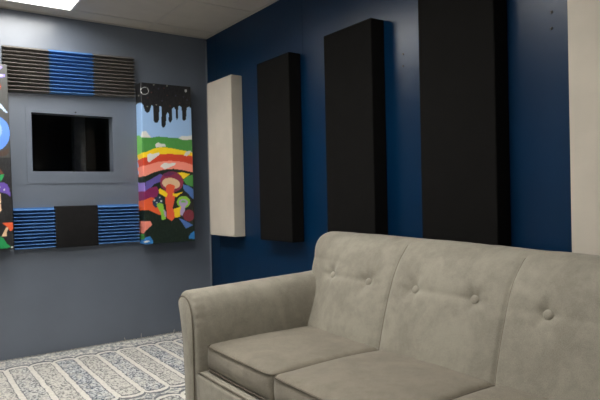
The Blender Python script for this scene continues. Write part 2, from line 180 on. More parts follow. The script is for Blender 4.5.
# ------------------------------------------------------------------ object helpers
def link_mesh(name, bm, mat, parent=None, smooth=False, auto=None):
    bmesh.ops.recalc_face_normals(bm, faces=bm.faces[:])
    me = bpy.data.meshes.new(name); bm.to_mesh(me); bm.free()
    if mat: me.materials.append(mat)
    if smooth:
        for p in me.polygons: p.use_smooth = True
    if auto is not None: me.set_sharp_from_angle(angle=math.radians(auto))
    o = bpy.data.objects.new(name, me); COL.objects.link(o)
    if parent: o.parent = parent
    return o
def tag(o, label, cat, group=None, kind=None):
    o['label'] = label; o['category'] = cat
    if group: o['group'] = group
    if kind: o['kind'] = kind
    return o
def thing(name, label, cat, loc, group=None):
    o = bpy.data.objects.new(name, None); COL.objects.link(o); o.location = loc; o.empty_display_size = .1
    return tag(o, label, cat, group)
def struct(o): o['kind'] = 'structure'; return o
def box(bm, x0, x1, y0, y1, z0, z1):
    vs = [bm.verts.new((x, y, z)) for x in (x0, x1) for y in (y0, y1) for z in (z0, z1)]
    fs = [bm.faces.new([vs[i] for i in q]) for q in ((0,1,3,2),(4,6,7,5),(0,4,5,1),(2,3,7,6),(0,2,6,4),(1,5,7,3))]
    return vs, fs
def rbox(x0, x1, y0, y1, z0, z1, r=.01, seg=3):
    bm = bmesh.new(); box(bm, x0, x1, y0, y1, z0, z1)
    bmesh.ops.bevel(bm, geom=bm.edges[:], offset=r, segments=seg, profile=.5, affect='EDGES')
    return bm
def tube(pts, r, n=8, closed=False, bm=None):
    bm = bm or bmesh.new(); pts = [Vector(p) for p in pts]; N = len(pts); rings = []
    up = None
    for i, p in enumerate(pts):
        a = pts[(i-1) % N] if (closed or i) else p; b = pts[(i+1) % N] if (closed or i < N-1) else p
        d = (b-a).normalized()
        if up is None:
            up = Vector((0, 0, 1)) if abs(d.z) < .9 else Vector((1, 0, 0))
        s = d.cross(up).normalized(); up = s.cross(d).normalized()
        rr = r[i] if isinstance(r, (list, tuple)) else r
        rings.append([bm.verts.new(p + s*math.cos(2*math.pi*k/n)*rr + up*math.sin(2*math.pi*k/n)*rr) for k in range(n)])
    for i in range(N if closed else N-1):
        A, B = rings[i], rings[(i+1) % N]
        for k in range(n): bm.faces.new((A[k], A[(k+1) % n], B[(k+1) % n], B[k]))
    if not closed: bm.faces.new(rings[0]); bm.faces.new(rings[-1])
    return bm
def grid_shell(rows, cap=True):
    """rows: list of closed rings of points, skinned together"""
    bm = bmesh.new(); R = [[bm.verts.new(p) for p in r] for r in rows]
    for a, b in zip(R, R[1:]):
        n = len(a)
        for k in range(n): bm.faces.new((a[k], a[(k+1) % n], b[(k+1) % n], b[k]))
    if cap: bm.faces.new(R[0]); bm.faces.new(R[-1])
    return bm

# ------------------------------------------------------------------ room
H = 2.44
YB, XL = -6.2, -4.2
bm = bmesh.new(); box(bm, XL-.1, .1, YB-.1, 1.5, -.1, 0); struct(link_mesh('floor', bm, M['floor']))
xs_ = sorted({XL-.1, .1} | {v for a in LIGHTS for v in a[:2]}); ys_ = sorted({YB-.1, 1.5} | {v for a in LIGHTS for v in a[2:4]})
bm = bmesh.new(); lv = {}
for i in range(len(xs_)-1):
    for j in range(len(ys_)-1):
        mx, my = (xs_[i]+xs_[i+1])/2, (ys_[j]+ys_[j+1])/2
        if any(a[0] < mx < a[1] and a[2] < my < a[3] for a in LIGHTS): continue
        q = []
        for a, b in ((i, j), (i+1, j), (i+1, j+1), (i, j+1)):
            if (a, b) not in lv: lv[(a, b)] = bm.verts.new((xs_[a], ys_[b], H))
            q.append(lv[(a, b)])
        bm.faces.new(q)
ex = bmesh.ops.extrude_face_region(bm, geom=bm.faces[:])
for v in [g_ for g_ in ex['geom'] if isinstance(g_, bmesh.types.BMVert)]: v.co.z += .1
struct(link_mesh('ceiling', bm, M['ceiling']))
bm = bmesh.new(); box(bm, 0, .1, YB-.1, .095, 0, H)
struct(link_mesh('wall_right', bm, M['blue_paint']))
# grey wall with its window opening
WX0, WX1, WZ0, WZ1 = -1.375, -.806, 1.313, 1.729
bm = bmesh.new()
for a in ((XL, WX0, 0, H), (WX1, 0, 0, H), (WX0, WX1, 0, WZ0), (WX0, WX1, WZ1, H)): box(bm, a[0], a[1], 0, .095, a[2], a[3])
bmesh.ops.remove_doubles(bm, verts=bm.verts[:], dist=1e-5)
struct(link_mesh('wall_front', bm, M['grey_paint']))
SW = (-4.1, -1.95, .85, 2.1)     # unseen window, added on the left to throw daylight on sofa and panels
bm = bmesh.new()
for a in ((YB, SW[0], 0, H), (SW[1], .095, 0, H), (SW[0], SW[1], 0, SW[2]), (SW[0], SW[1], SW[3], H)): box(bm, XL-.1, XL, *a)
bmesh.ops.remove_doubles(bm, verts=bm.verts[:], dist=1e-5)
struct(link_mesh('wall_left', bm, M['plain_wall']))
bm = bmesh.new(); w_ = .05
for a in ((SW[0], SW[0]+w_, SW[2], SW[3]), (SW[1]-w_, SW[1], SW[2], SW[3]), (SW[0]+w_, SW[1]-w_, SW[2], SW[2]+w_), (SW[0]+w_, SW[1]-w_, SW[3]-w_, SW[3]), ((SW[0]+SW[1])/2-.02, (SW[0]+SW[1])/2+.02, SW[2]+w_, SW[3]-w_)):
    box(bm, XL-.07, XL-.03, *a)
struct(link_mesh('added_window', bm, M['white_metal']))
bm = bmesh.new(); box(bm, XL, 0, YB-.1, YB, 0, H); struct(link_mesh('wall_back', bm, M['plain_wall']))
# dark room behind the window
bm = bmesh.new(); box(bm, -2.1, -.1, 1.3, 1.35, 0, H); box(bm, -2.15, -2.1, .095, 1.35, 0, H); box(bm, -.1, -.05, .095, 1.35, 0, H)
struct(link_mesh('wall_beyond', bm, M['booth']))
# window frame boards and pane
win = bpy.data.objects.new('window_1', None); COL.objects.link(win); win.location = (-1.09, 0, 1.52); struct(win)
bm = bmesh.new(); t_ = .005
ox0, ox1, oz0, oz1 = -1.412, -.768, 1.226, 1.764
for a in ((ox0, WX0-.001, oz0, oz1), (WX1+.001, ox1, oz0, oz1), (WX0-.001, WX1+.001, oz0, WZ0-.001), (WX0-.001, WX1+.001, WZ1+.001, oz1)):
    box(bm, a[0], a[1], -t_, 0, a[2], a[3])
f = link_mesh('window_frame', bm, M['grey_paint'], win); f.matrix_parent_inverse = Matrix.Translation(-win.location)
bm = bmesh.new(); box(bm, WX0, WX1, .080, .086, WZ0, WZ1)
f = link_mesh('window_pane', bm, M['glass'], win); f.matrix_parent_inverse = Matrix.Translation(-win.location)
# joint between wall boards, left and right of the frame
bm = bmesh.new(); box(bm, -1.515, -.612, -.0015, 0, 1.2195, 1.2235); struct(link_mesh('trim_1', bm, M['grey_paint']))
# corner bead, ceiling angles and panel joint on the blue wall
bm = bmesh.new(); box(bm, -.016, -.0005, -.014, -.0005, 0, H-.02)
bmesh.ops.bevel(bm, geom=bm.edges[:], offset=.005, segments=2, affect='EDGES'); struct(link_mesh('trim_2', bm, M['bead']))
bm = bmesh.new(); box(bm, XL, -.003, -.022, 0, H-.004, H); box(bm, -.022, 0, YB, -.0, H-.004, H); struct(link_mesh('trim_3', bm, M['grid']))
for k, yy in enumerate((-1.39, -2.61, -3.83, -.17)):
    bm = bmesh.new()
    box(bm, -.0012, 0, yy-.004, yy+.004, 0, H-.03)
    struct(link_mesh('trim_%d' % (4+k), bm, M['blue_paint']))
# ceiling grid bars
bm = bmesh.new()
for k in range(8):
    xx = -.522 - .61*k
    if xx > XL:
        cuts = sorted([(a[2], a[3]) for a in LIGHTS if a[0]+.02 < xx < a[1]-.02]); y_ = YB
        for c0, c1 in cuts + [(0, 0)]:
            if c0 > y_: box(bm, xx-.012, xx+.012, y_, c0, H-.0015, H)
            y_ = c1
for k in range(11):
    yy = -.19 - .61*k
    if yy > YB:
        cuts = sorted([(a[0], a[1]) for a in LIGHTS if a[2]+.02 < yy < a[3]-.02]); x_ = XL
        for c0, c1 in cuts + [(0, 0)]:
            if c0 > x_: box(bm, x_, c0, yy-.012, yy+.012, H-.0025, H)
            x_ = c1
struct(link_mesh('trim_8', bm, M['grid']))

# ------------------------------------------------------------------ ceiling lights
def troffer(x0, x1, y0, y1, label):
    t = thing('ceiling_light', label, 'ceiling light', ((x0+x1)/2, (y0+y1)/2, H-.003), 'recessed ceiling lights')
    cx, cy = t.location.x, t.location.y; hx, hy = (x1-x0)/2, (y1-y0)/2
    bm = bmesh.new(); w = .012
    box(bm, -hx, hx, -hy, -hy+w, -.004, .002); box(bm, -hx, hx, hy-w, hy, -.004, .002)
    box(bm, -hx, -hx+w, -hy+w, hy-w, -.004, .002); box(bm, hx-w, hx, -hy+w, hy-w, -.004, .002)
    link_mesh('frame', bm, M['white_metal'], t)
    bm = bmesh.new(); g = .0015
    for a in ((-hx+g, -hx+w, -hy+g, hy-g), (hx-w, hx-g, -hy+g, hy-g), (-hx+w, hx-w, -hy+g, -hy+w), (-hx+w, hx-w, hy-w, hy-g)): box(bm, *a, .003, RECESS+.01)
    bmesh.ops.remove_doubles(bm, verts=bm.verts[:], dist=1e-5)
    link_mesh('housing', bm, M['white_metal'], t)
    bm = bmesh.new(); box(bm, -hx+w, hx-w, -hy+w, hy-w, RECESS, RECESS+.006); link_mesh('diffuser', bm, M['lamp'], t)
    return t
for a in LIGHTS: troffer(*a)

# ------------------------------------------------------------------ fabric panels on the blue wall
Z0, Z1, TH = .798, 2.020, .095
def panel(y0, y1, mat, label, dz=0, group=None, scuff=False):
    cy = (y0+y1)/2
    t = thing('acoustic_panel', label, 'acoustic panel', (0, cy, Z0+dz), group)
    h = (y0-y1)/2; hh = Z1-Z0
    bm = bmesh.new(); vs, fs = box(bm, -TH, -.0005, -h, h, 0, hh)
    bmesh.ops.bevel(bm, geom=bm.edges[:], offset=.003, segments=2, affect='EDGES')
    # fabric tucks: fine cuts in the front face for slight sag
    bmesh.ops.subdivide_edges(bm, edges=[e for e in bm.edges if e.calc_length() > .2], cuts=24, use_grid_fill=True)
    for v in bm.verts:
        if v.co.x < -TH+.0005:
            d = min(h-abs(v.co.y), v.co.z, hh-v.co.z)
            w = min(1, max(0, d/.03))
            v.co.x += w*(.0022*noise.noise(Vector((v.co.y*7, v.co.z*3, cy*9))) + .0004)
            if scuff:
                q = math.exp(-((v.co.y+.06)/.07)**2-((v.co.z-.10)/.02)**2) - math.exp(-((v.co.y+.04)/.07)**2-((v.co.z-.14)/.02)**2)
                v.co.x -= .006*q*w
    link_mesh('fabric_cover', bm, mat, t, smooth=True, auto=40)
    return t
G = 'fabric acoustic panels along the blue wall'
panel(-.186, -.594, M['beige_fabric'], 'tall narrow beige fabric acoustic panel hung beside the room corner, left end of the row', group=G)
panel(-.970, -1.368, M['black_fabric'], 'smaller looking black fabric acoustic panel next to the beige one near the corner', group=G, scuff=True)
panel(-1.736, -2.148, M['black_fabric'], 'black fabric acoustic panel mid-row, directly above left end of the sofa back', group=G, dz=.010)
panel(-2.478, -2.902, M['black_fabric'], 'largest looking black fabric acoustic panel, cut off by the top of the photo', group=G, dz=.01)
panel(-3.222, -3.630, M['beige_fabric'], 'pale beige fabric acoustic panel at the right edge of the photo behind the sofa', group=G, dz=.01)

# screws left in the blue wall
def screw(loc, axis, label, group):
    bm = bmesh.new()
    bmesh.ops.create_cone(bm, cap_ends=True, segments=14, radius1=.0065, radius2=.0045, depth=.003)
    for v in bm.verts:
        if v.co.z > 0 and abs(v.co.x) < .0012: v.co.z -= .0005
    R_ = Matrix.Rotation(-math.pi/2, 4, 'Y') if axis == 'x' else Matrix.Rotation(math.pi/2, 4, 'X')
    bmesh.ops.transform(bm, matrix=R_, verts=bm.verts[:])
    o = link_mesh('screw', bm, M['metal']); o.location = loc; tag(o, label, 'screw', group); return o
g_ = 'screws in the walls'
screw((-.0012, -2.283, 1.820), 'x', 'dark screw head in blue wall between two black panels, upper of the pair', g_)
screw((-.0012, -2.281, 1.758), 'x', 'dark screw head in blue wall between two black panels, lower of the pair', g_)
screw((-.0012, -3.104, 1.810), 'x', 'dark screw head in blue wall left of the right-hand beige panel, upper one', g_)
screw((-.0012, -3.102, 1.745), 'x', 'dark screw head in blue wall left of the right-hand beige panel, lower one', g_)
screw((-1.075, -.0062, 1.748), 'y', 'small screw head in the grey frame above the dark window', g_)

# ------------------------------------------------------------------ foam tiles on the grey wall
def ridged(w, h, depth, n=12, slope=0.0):
    """wedge foam: n horizontal ridges"""
    bm = bmesh.new(); base = depth*.28; prof = [(0, 0)]
    p = h/n
    for i in range(n):
        z = i*p
        prof += [(-base, z+.0008), (-base, z+p*.08), (-depth+.002, z+p*.20), (-depth, z+p*.28), (-depth+.003, z+p*.38), (-base-(depth-base)*.5, z+p*.48), (-base, z+p*.58)]
    prof += [(-base, h), (0, h)]
    NX = 12; rows = []
    for k in range(NX+1):
        xx = -w/2+w*k/NX
        rows.append([(xx, y + (.0003*noise.noise(Vector((xx*14, z*20, w))) if y < -base*1.2 else 0), z+xx*slope) for y, z in prof])
    return grid_shell(rows)
def tile(x0, x1, z0, z1, mat, label, kind='ridged', depth=.055, tilt=0.0):
    w, h = x1-x0, z1-z0
    t = thing('foam_tile', label, 'acoustic foam tile', ((x0+x1)/2, -.0005, z0), 'foam tiles round the window')
    if kind == 'ridged':
        o = link_mesh('ridged_foam', ridged(w, h, depth, slope=math.tan(-tilt)), mat, t, smooth=True, auto=50)
    else:
        o = link_mesh('plain_foam', rbox(-w/2, w/2, -depth, 0, 0, h, .004), mat, t, smooth=True, auto=40)
    return t
tile(-1.553, -1.2555, 1.866, 2.182, M['foam_black'], 'charcoal ridged foam tile at the left end of the upper strip', tilt=-math.radians(1.2))
tile(-1.2545, -.9485, 1.874, 2.190, M['foam_blue'], 'bright blue ridged foam tile between two charcoal ones above the window', tilt=-math.radians(1.5))
tile(-.9475, -.640, 1.884, 2.199, M['foam_black'], 'charcoal ridged foam tile at the right end of the upper strip', tilt=-math.radians(1.6))
tile(-1.509, -1.2435, .765, 1.055, M['foam_blue'], 'blue ridged foam tile below the window, left of the plain black one')
tile(-1.2425, -.9455, .762, 1.061, M['foam_plain'], 'plain black foam tile between two blue ridged tiles below the window', kind='plain', depth=.055)
tile(-.9445, -.632, .766, 1.062, M['foam_blue'], 'blue ridged foam tile below the window, right of the plain black one')

# ------------------------------------------------------------------ paintings
PAL = dict(sky=(150,184,224), skyw=(190,214,246), cloud=(214,212,206), black=(24,24,26), green=(72,142,66), lime=(112,184,86), yellow=(244,206,30),
    yellow2=(236,196,30), red=(204,66,40), salmon=(240,140,120), base=(18,34,24), purple=(96,84,158), lilac=(140,116,190), magenta=(126,32,84),
    orange=(226,92,48), blue2=(74,112,178), maroon=(138,44,72), maroon2=(118,40,54), plum=(104,40,84), cream=(218,184,146), orange2=(222,88,54),
    navy=(20,48,78), white=(196,198,194), lime2=(140,196,64), lilacw=(176,156,196), blue=(46,120,186), star=(130,130,120), violet=(58,54,76),
    rust=(84,44,36), char=(62,62,60), violetl=(140,126,220), planet=(92,140,232), brown=(70,50,40), brown2=(104,56,40), green2=(34,150,80),
    purple2=(98,70,160), green3=(18,140,74))
def inside(poly, x, y):
    c = False; n = len(poly); j = n-1
    for i in range(n):
        xi, yi = poly[i]; xj, yj = poly[j]
        if (yi > y) != (yj > y) and x < (xj-xi)*(y-yi)/(yj-yi)+xi: c = not c
        j = i
    return c
def painter(shapes, z0, z1, u0, u1, step=.0045):
    """rasterise the layered shapes on a fine lattice; returns a lookup"""
    nu = int((u1-u0)/step)+2; nz = int((z1-z0)/step)+2
    buf = [[(20, 28, 24)]*nu for _ in range(nz)]
    for s in shapes:
        col = PAL[s[0]]; poly = s[1:]
        a0 = max(0, int((min(p[0] for p in poly)-u0)/step)); a1 = min(nu-1, int((max(p[0] for p in poly)-u0)/step)+1)
        b0 = max(0, int((min(p[1] for p in poly)-z0)/step)); b1 = min(nz-1, int((max(p[1] for p in poly)-z0)/step)+1)
        for b in range(b0, b1+1):
            for a in range(a0, a1+1):
                if inside(poly, u0+a*step, z0+b*step): buf[b][a] = col
    def get(u, z):
        a = min(nu-1, max(0, round((u-u0)/step))); b = min(nz-1, max(0, round((z-z0)/step)))
        return buf[b][a]
    return get
def painting(name, label, x0, x1, yb, yf, z0, z1, shapes, ref):
    """canvas box wrapped round a stretcher; ref = world x where u = 0"""
    t = thing(name, label, 'painting', ((x0+x1)/2, yb, z0), 'tall painted canvases')
    D = yb-yf; W = x1-x0; st = .0045
    lin_c = {k: lin(v) for k, v in PAL.items()}
    get = painter(shapes, z0, z1, x0-ref-D-.01, x1-ref+D+.01, st)
    # cross-section path: left side, front, right side (rounded corners)
    path = []
    r = .006; nD = max(2, int((D-r)/st)); nW = int((W-2*r)/st)
    for i in range(nD+1): path.append((-W/2, -i*(D-r)/nD, -(D) + i*(D-r)/nD))
    for i in range(1, 4):
        a = math.pi/2*i/4; path.append((-W/2+r-r*math.cos(a), -(D-r)-r*math.sin(a), -r+i*r/2))
    for i in range(nW+1): path.append((-W/2+r+i*(W-2*r)/nW, -D, r+i*(W-2*r)/nW))
    for i in range(1, 4):
        a = math.pi/2*i/4; path.append((W/2-r+r*math.sin(a), -(D-r)-r*math.cos(a), W-r+i*r/2))
    for i in range(nD+1): path.append((W/2, -(D-r)+i*(D-r)/nD, W+i*(D-r)/nD))
    nz = int((z1-z0)/st); bm = bmesh.new(); lay = bm.loops.layers.float_color.new('paint')
    V = []
    for b in range(nz+1):
        z = (z1-z0)*b/nz
        V.append([bm.verts.new((x, y, z)) for x, y, u in path])
    uo = x0-ref
    for b in range(nz):
        for k in range(len(path)-1):
            fc = bm.faces.new((V[b][k], V[b][k+1], V[b+1][k+1], V[b+1][k])); fc.smooth = True
            for lp, (kk, bb) in zip(fc.loops, ((k, b), (k+1, b), (k+1, b+1), (k, b+1))):
                c = get(path[kk][2]+uo, z0+(z1-z0)*bb/nz); lp[lay] = (*lin(c), 1)
    for row, zz in ((V[0], z0), (V[-1], z1)):
        fc = bm.faces.new(row)
        for lp in fc.loops: lp[lay] = (*lin(get((x0+x1)/2-ref, zz)), 1)
    fc = bm.faces.new([V[0][0], V[-1][0], V[-1][-1], V[0][-1]])
    for lp in fc.loops: lp[lay] = (.5, .45, .4, 1)
    o = link_mesh('canvas', bm, M['art'], t)
    return t
def finish_painting(t, W, Hh, D, gap):
    for q in (Hh*.55, .2):
        bm = bmesh.new(); box(bm, -W/2+.06, W/2-.06, 0.0, gap, q, q+.05); link_mesh('cleat', bm, M['pine'], t)
painting('mushroom_painting', 'tall canvas painted with a rainbow, mushrooms and dripping black sky, beside the room corner', -.614, -.200, -.0005, -.12, .750, 1.995, ART_RIGHT, -.606)
ob = COL.objects['mushroom_painting']; ob.rotation_euler = (0, -math.radians(.3), 0)
pl = painting('planet_painting', 'dark canvas painted with a blue planet and purple mushroom, at the left edge', -1.930, -1.521, -.056, -.12, .775, 2.02, ART_LEFT, -1.537)
pl.rotation_euler = (0, -math.radians(.75), 0)
finish_painting(pl, .409, 1.245, .064, .0555)

# ------------------------------------------------------------------ booth post behind the pane
bm = rbox(-.05, .05, -.04, .04, 0, H-.001, .012)
o = link_mesh('post', bm, M['post'], smooth=True, auto=40); o.location = (-.905, .62, 0); tag(o, 'dark grey upright post standing in the unlit room behind the window', 'post')

# ------------------------------------------------------------------ rug
RX0, RX1, RY0, RY1 = -3.25, -.11, -4.25, -.012
t = thing('area_rug', 'cream and grey-blue rug with striped scalloped pattern lying against the grey wall', 'rug', ((RX0+RX1)/2, (RY0+RY1)/2, 0))
cx, cy = t.location.x, t.location.y
bm = bmesh.new(); nx, ny = 120, 160; V = []
for j in range(ny+1):
    r_ = []
    for i in range(nx+1):
        xx = RX0+(RX1-RX0)*i/nx; yy = RY0+(RY1-RY0)*j/ny
        e_ = min(xx-RX0, RX1-xx, yy-RY0, RY1-yy)
        z = .0105 + .0012*noise.noise(Vector((xx*9, yy*9, 0))) - .005*math.exp(-max(e_, 0)/.01)
        wv = .004*noise.noise(Vector((xx*5, yy*5, 3))) if e_ < .001 else 0
        r_.append(bm.verts.new((xx-cx, yy-cy+min(0, wv), z)))
    V.append(r_)
for j in range(ny):
    for i in range(nx): bm.faces.new((V[j][i], V[j][i+1], V[j+1][i+1], V[j+1][i]))
bd = [e for e in bm.edges if e.is_boundary]
ex = bmesh.ops.extrude_edge_only(bm, edges=bd)
for v in [g for g in ex['geom'] if isinstance(g, bmesh.types.BMVert)]: v.co.z = .001
link_mesh('woven_field', bm, M['rug'], t, smooth=True)
bm = bmesh.new(); xx = RX0+.01
while xx < RX1-.01:
    up = random.random() < .010
    L = random.uniform(.010, .016) if not up else random.uniform(.02, .04)
    dx = random.uniform(-.006, .006)
    y0 = RY1-.004
    if up: pts = [(xx, y0, .008), (xx+dx*.5, y0+.006, .008+L*.5), (xx+dx*1.5, y0+.008, .008+L)]
    else: pts = [(xx, y0-.01, .0115), (xx+dx*.4, y0-.001, .0135), (xx+dx, y0+.0085, .0065)]
    tube([(a-cx, b-cy, c) for a, b, c in pts], [.0016, .0014, .0008], 5, bm=bm)
    xx += random.uniform(.006, .013)
link_mesh('fringe', bm, M['fringe'], t, smooth=True)['kind'] = 'stuff'

# ------------------------------------------------------------------ sofa
SY0, SY1 = -1.965, -3.905          # ends of the back (far, near)
IN0, IN1 = -2.112, -3.77            # inner faces of the arms
SX, SYC = -.6, (SY0+SY1)/2
sofa = thing('sofa', 'taupe velvet three seat sofa with button tufted back and flared arms against the blue wall', 'sofa', (SX, SYC, 0))
def S(p): return (p[0]-SX, p[1]-SYC, p[2])
def shift(bm):
    for v in bm.verts: v.co.x -= SX; v.co.y -= SYC
    return bm
SEAMS = (-2.65, -3.205); BTN = [(-2.222, .722), (-2.503, .722), (-2.78, .721), (-3.068, .719), (-3.353, .707), (-3.61, .71)]
def bez(pts, n):
    """Catmull-Rom through pts"""
    out = []
    P = [pts[0]] + pts + [pts[-1]]
    for i in range(1, len(P)-2):
        for k in range(n):
            s = k/n; p0, p1, p2, p3 = (Vector(P[i+d]) for d in (-1, 0, 1, 2))
            out.append(.5*((2*p1)+(-p0+p2)*s+(2*p0-5*p1+4*p2-p3)*s*s+(-p0+3*p1-3*p2+p3)*s**3))
    out.append(Vector(pts[-1])); return out
# back profile (x, z): front bottom -> over the top -> down the rear
front = bez([(-.585, .20), (-.580, .33), (-.560, .46), (-.530, .58), (-.488, .71), (-.452, .79), (-.412, .848), (-.368, .886), (-.310, .906), (-.245, .902)], 12)
rear = bez([(-.245, .902), (-.19, .885), (-.155, .85), (-.135, .78), (-.12, .55), (-.11, .20)], 5)[1:]
prof = [Vector((p[0], p[1])) for p in front+rear]
NP = len(prof)
nrm = []
for i in range(NP):
    a = prof[max(0, i-1)]; b = prof[min(NP-1, i+1)]; d = (b-a).normalized(); nrm.append(Vector((-d.y, d.x)))   # outward (front side -> -x)
if nrm[5].x > 0: nrm = [-n for n in nrm]
ER = .08
def end_inset(e, r=.08):
    return 0 if e >= r else r*(1-math.sqrt(max(0, 1-(1-e/r)**2)))
ys = []
for k in range(17): ys.append(SY0-ER*(1-math.cos(math.pi/2*k/16)))
y = SY0-ER-.007
while y > SY1+ER+.005: ys.append(y); y -= .007
for k in range(17): ys.append(SY1+ER*(1-math.cos(math.pi/2*(16-k)/16)))
rows = []
for y in ys:
    e = min(SY0-y, y-SY1); ins = end_inset(e)
    ring = []
    for i, (p, n) in enumerate(zip(prof, nrm)):
        d = -ins
        if i < len(front):
            fz = p.y; fade = min(1, max(0, (fz-.40)/.08))
            top = 1-min(1, max(0, (fz-.86)/.045))
            for q, sy in enumerate(SEAMS):
                dy = y-sy
                d -= (.008*math.exp(-(dy/.005)**2) + .007*math.exp(-(abs(dy)/.035)))*top
            # broad puff of each panel
            edges = [SY0, SEAMS[0], SEAMS[1], SY1]
            for a, b in zip(edges, edges[1:]):
                if b < y <= a: d += .008*math.sin(math.pi*(a-y)/(a-b))*top
            for by, bz in BTN:
                rr = math.hypot(y-by, (fz-bz)*1.05)
                d -= .017*math.exp(-(rr/.030)**2) + .010*math.exp(-(rr/.085)**2)
                # gathered creases radiating from each button
                ang = math.atan2(fz-bz, y-by)
                d += .0022*math.cos(5*ang+by*9)*math.exp(-((rr-.045)/.028)**2)
            # faint pull line between the buttons of one panel
            for a, b in ((0, 1), (2, 3), (4, 5)):
                y0, y1 = BTN[a][0]+.10, BTN[b][0]-.10
                if y1 < y < y0:
                    zc = (BTN[a][1]+BTN[b][1])/2-.004
                    d -= .0048*math.exp(-((fz-zc)/.012)**2)*min(1, (y0-y)/.05, (y-y1)/.05)
            d += .0035*noise.noise(Vector((y*5, fz*5, 2))) + .0012*noise.noise(Vector((y*19, fz*19, 5)))
        q = p + n*d
        if i < len(front): q.x += (.05+.03*math.exp(-((q.y-.62)/.13)**2))*math.exp(-(e/.26)**2)*min(1, max(0, (.90-q.y)/.12))*min(1, max(0, (q.y-.2)/.15))
        s_ = min(1, max(0, (-2.35-y)/1.1)); q.y -= .026*s_*min(1, max(0, (q.y-.76)/.13))
        ring.append((q.x, y, q.y))
    rows.append(ring)
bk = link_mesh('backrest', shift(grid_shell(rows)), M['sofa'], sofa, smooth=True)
# buttons
def surf(by, bz):
    j = min(range(len(ys)), key=lambda k: abs(ys[k]-by)); i = min(range(len(front)), key=lambda k: abs(front[k][1]-bz))
    return Vector(rows[j][i]), Vector((nrm[i].x, 0, nrm[i].y))
for by, bz in BTN:
    p, n = surf(by, bz); bm = bmesh.new()
    bmesh.ops.create_uvsphere(bm, u_segments=20, v_segments=12, radius=.019)
    for v in bm.verts: v.co.z *= .52
    q = n.to_track_quat('Z', 'Y').to_matrix().to_4x4()
    bmesh.ops.transform(bm, matrix=Matrix.Translation(p+n*.0035-Vector((SX, SYC, 0))) @ q, verts=bm.verts[:])
    link_mesh('button', bm, M['sofa'], bk, smooth=True)
# vertical seams of the back, dark tubes that put the groove's shadow line into colour
for sy in SEAMS:
    pts = []
    j = min(range(len(ys)), key=lambda k: abs(ys[k]-sy))
    for i in range(20, len(front)-24, 2): 
        p = Vector(rows[j][i]); n = Vector((nrm[i].x, 0, nrm[i].y)); pts.append(S(p+n*.0002))
    link_mesh('back_seam_shade', tube(pts, .0013, 6), M['piping'], bk, smooth=True)

# arms
def arm(sign, inner):
    """sign +1: far arm (outer side towards +y)"""
    sec = [(0, .10), (0, .36), (0, .50), (.003, .56), (.014, .618), (.042, .662), (.085, .683), (.128, .682), (.158, .664), (.166, .632), (.150, .57), (.128, .46), (.115, .32), (.108, .10)]
    sp = bez(sec, 6)
    c = Vector((.07, .45))
    n2 = []
    for i in range(len(sp)):
        a = sp[max(0, i-1)]; b = sp[min(len(sp)-1, i+1)]; d = (b-a).normalized(); n2.append(Vector((-d.y, d.x)))
    if n2[3].x > 0: n2 = [-n for n in n2]
    a_ = thing_part = None
    X0, X1 = -1.122, -.235
    rows = []
    N = 90
    for k in range(N+1):
        s = k/N
        # cosine-dense at the front roll
        if k <= 8: e = .022*(1-math.cos(math.pi/2*k/8)); ins = .022*(1-math.sin(math.pi/2*k/8)); x = X0+e
        else: x = X0+.022+(X1-X0-.022)*(k-8)/(N-8); ins = 0
        lift = .030*max(0, (x-X0))/(X1-X0)
        ring = []
        for i, (p, n) in enumerate(zip(sp, n2)):
            w = max(0, min(1, (p.y-.5)/.15))
            d = -ins
            d += .0028*noise.noise(Vector((x*6, p.y*7, sign*3+p.x*6))) + .001*noise.noise(Vector((x*22, p.y*22, 4)))
            if k > 4:   # pleats gathered at the inner front roll
                f_ = math.exp(-(x-X0)/.03)*math.exp(-((i-24)/10)**2)
                d += .006*f_*math.sin(i*1.55)
            q = p+n*d
            ring.append((x, inner+sign*q.x, q.y+w*lift*(1 if q.y > .5 else 0)))
        rows.append(ring)
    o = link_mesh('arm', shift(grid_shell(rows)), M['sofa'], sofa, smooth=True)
    # front panel and its piping
    pan = [(p+n*(-.014)) for p, n in zip(sp, n2)]
    pan = [Vector((p.x, p.y-(.012*min(1, max(0, (p.y-.5)/.12))))) for p in pan]
    ring0 = [(X0+.010, inner+sign*p.x, p.y) for p in pan]
    cc = Vector((sum(p.x for p in pan)/len(pan), sum(p.y for p in pan)/len(pan)))
    ring1 = [(X0-.004, inner+sign*(p.x), p.y) for p in pan]
    ring2 = [(X0-.010, inner+sign*(p.x-n.x*.008), p.y-n.y*.008) for p, n in zip(pan, n2)]
    link_mesh('front_panel', shift(grid_shell([ring0, ring1, ring2])), M['sofa'], o, smooth=True, auto=60)
    pts = [S((X0-.003, inner+sign*(p.x+n.x*.003), p.y+n.y*.003)) for p, n in zip(pan, n2)]
    link_mesh('piping', tube(pts, .0032, 8), M['piping'], o, smooth=True)
    return o
arm(1, IN0); arm(-1, IN1)

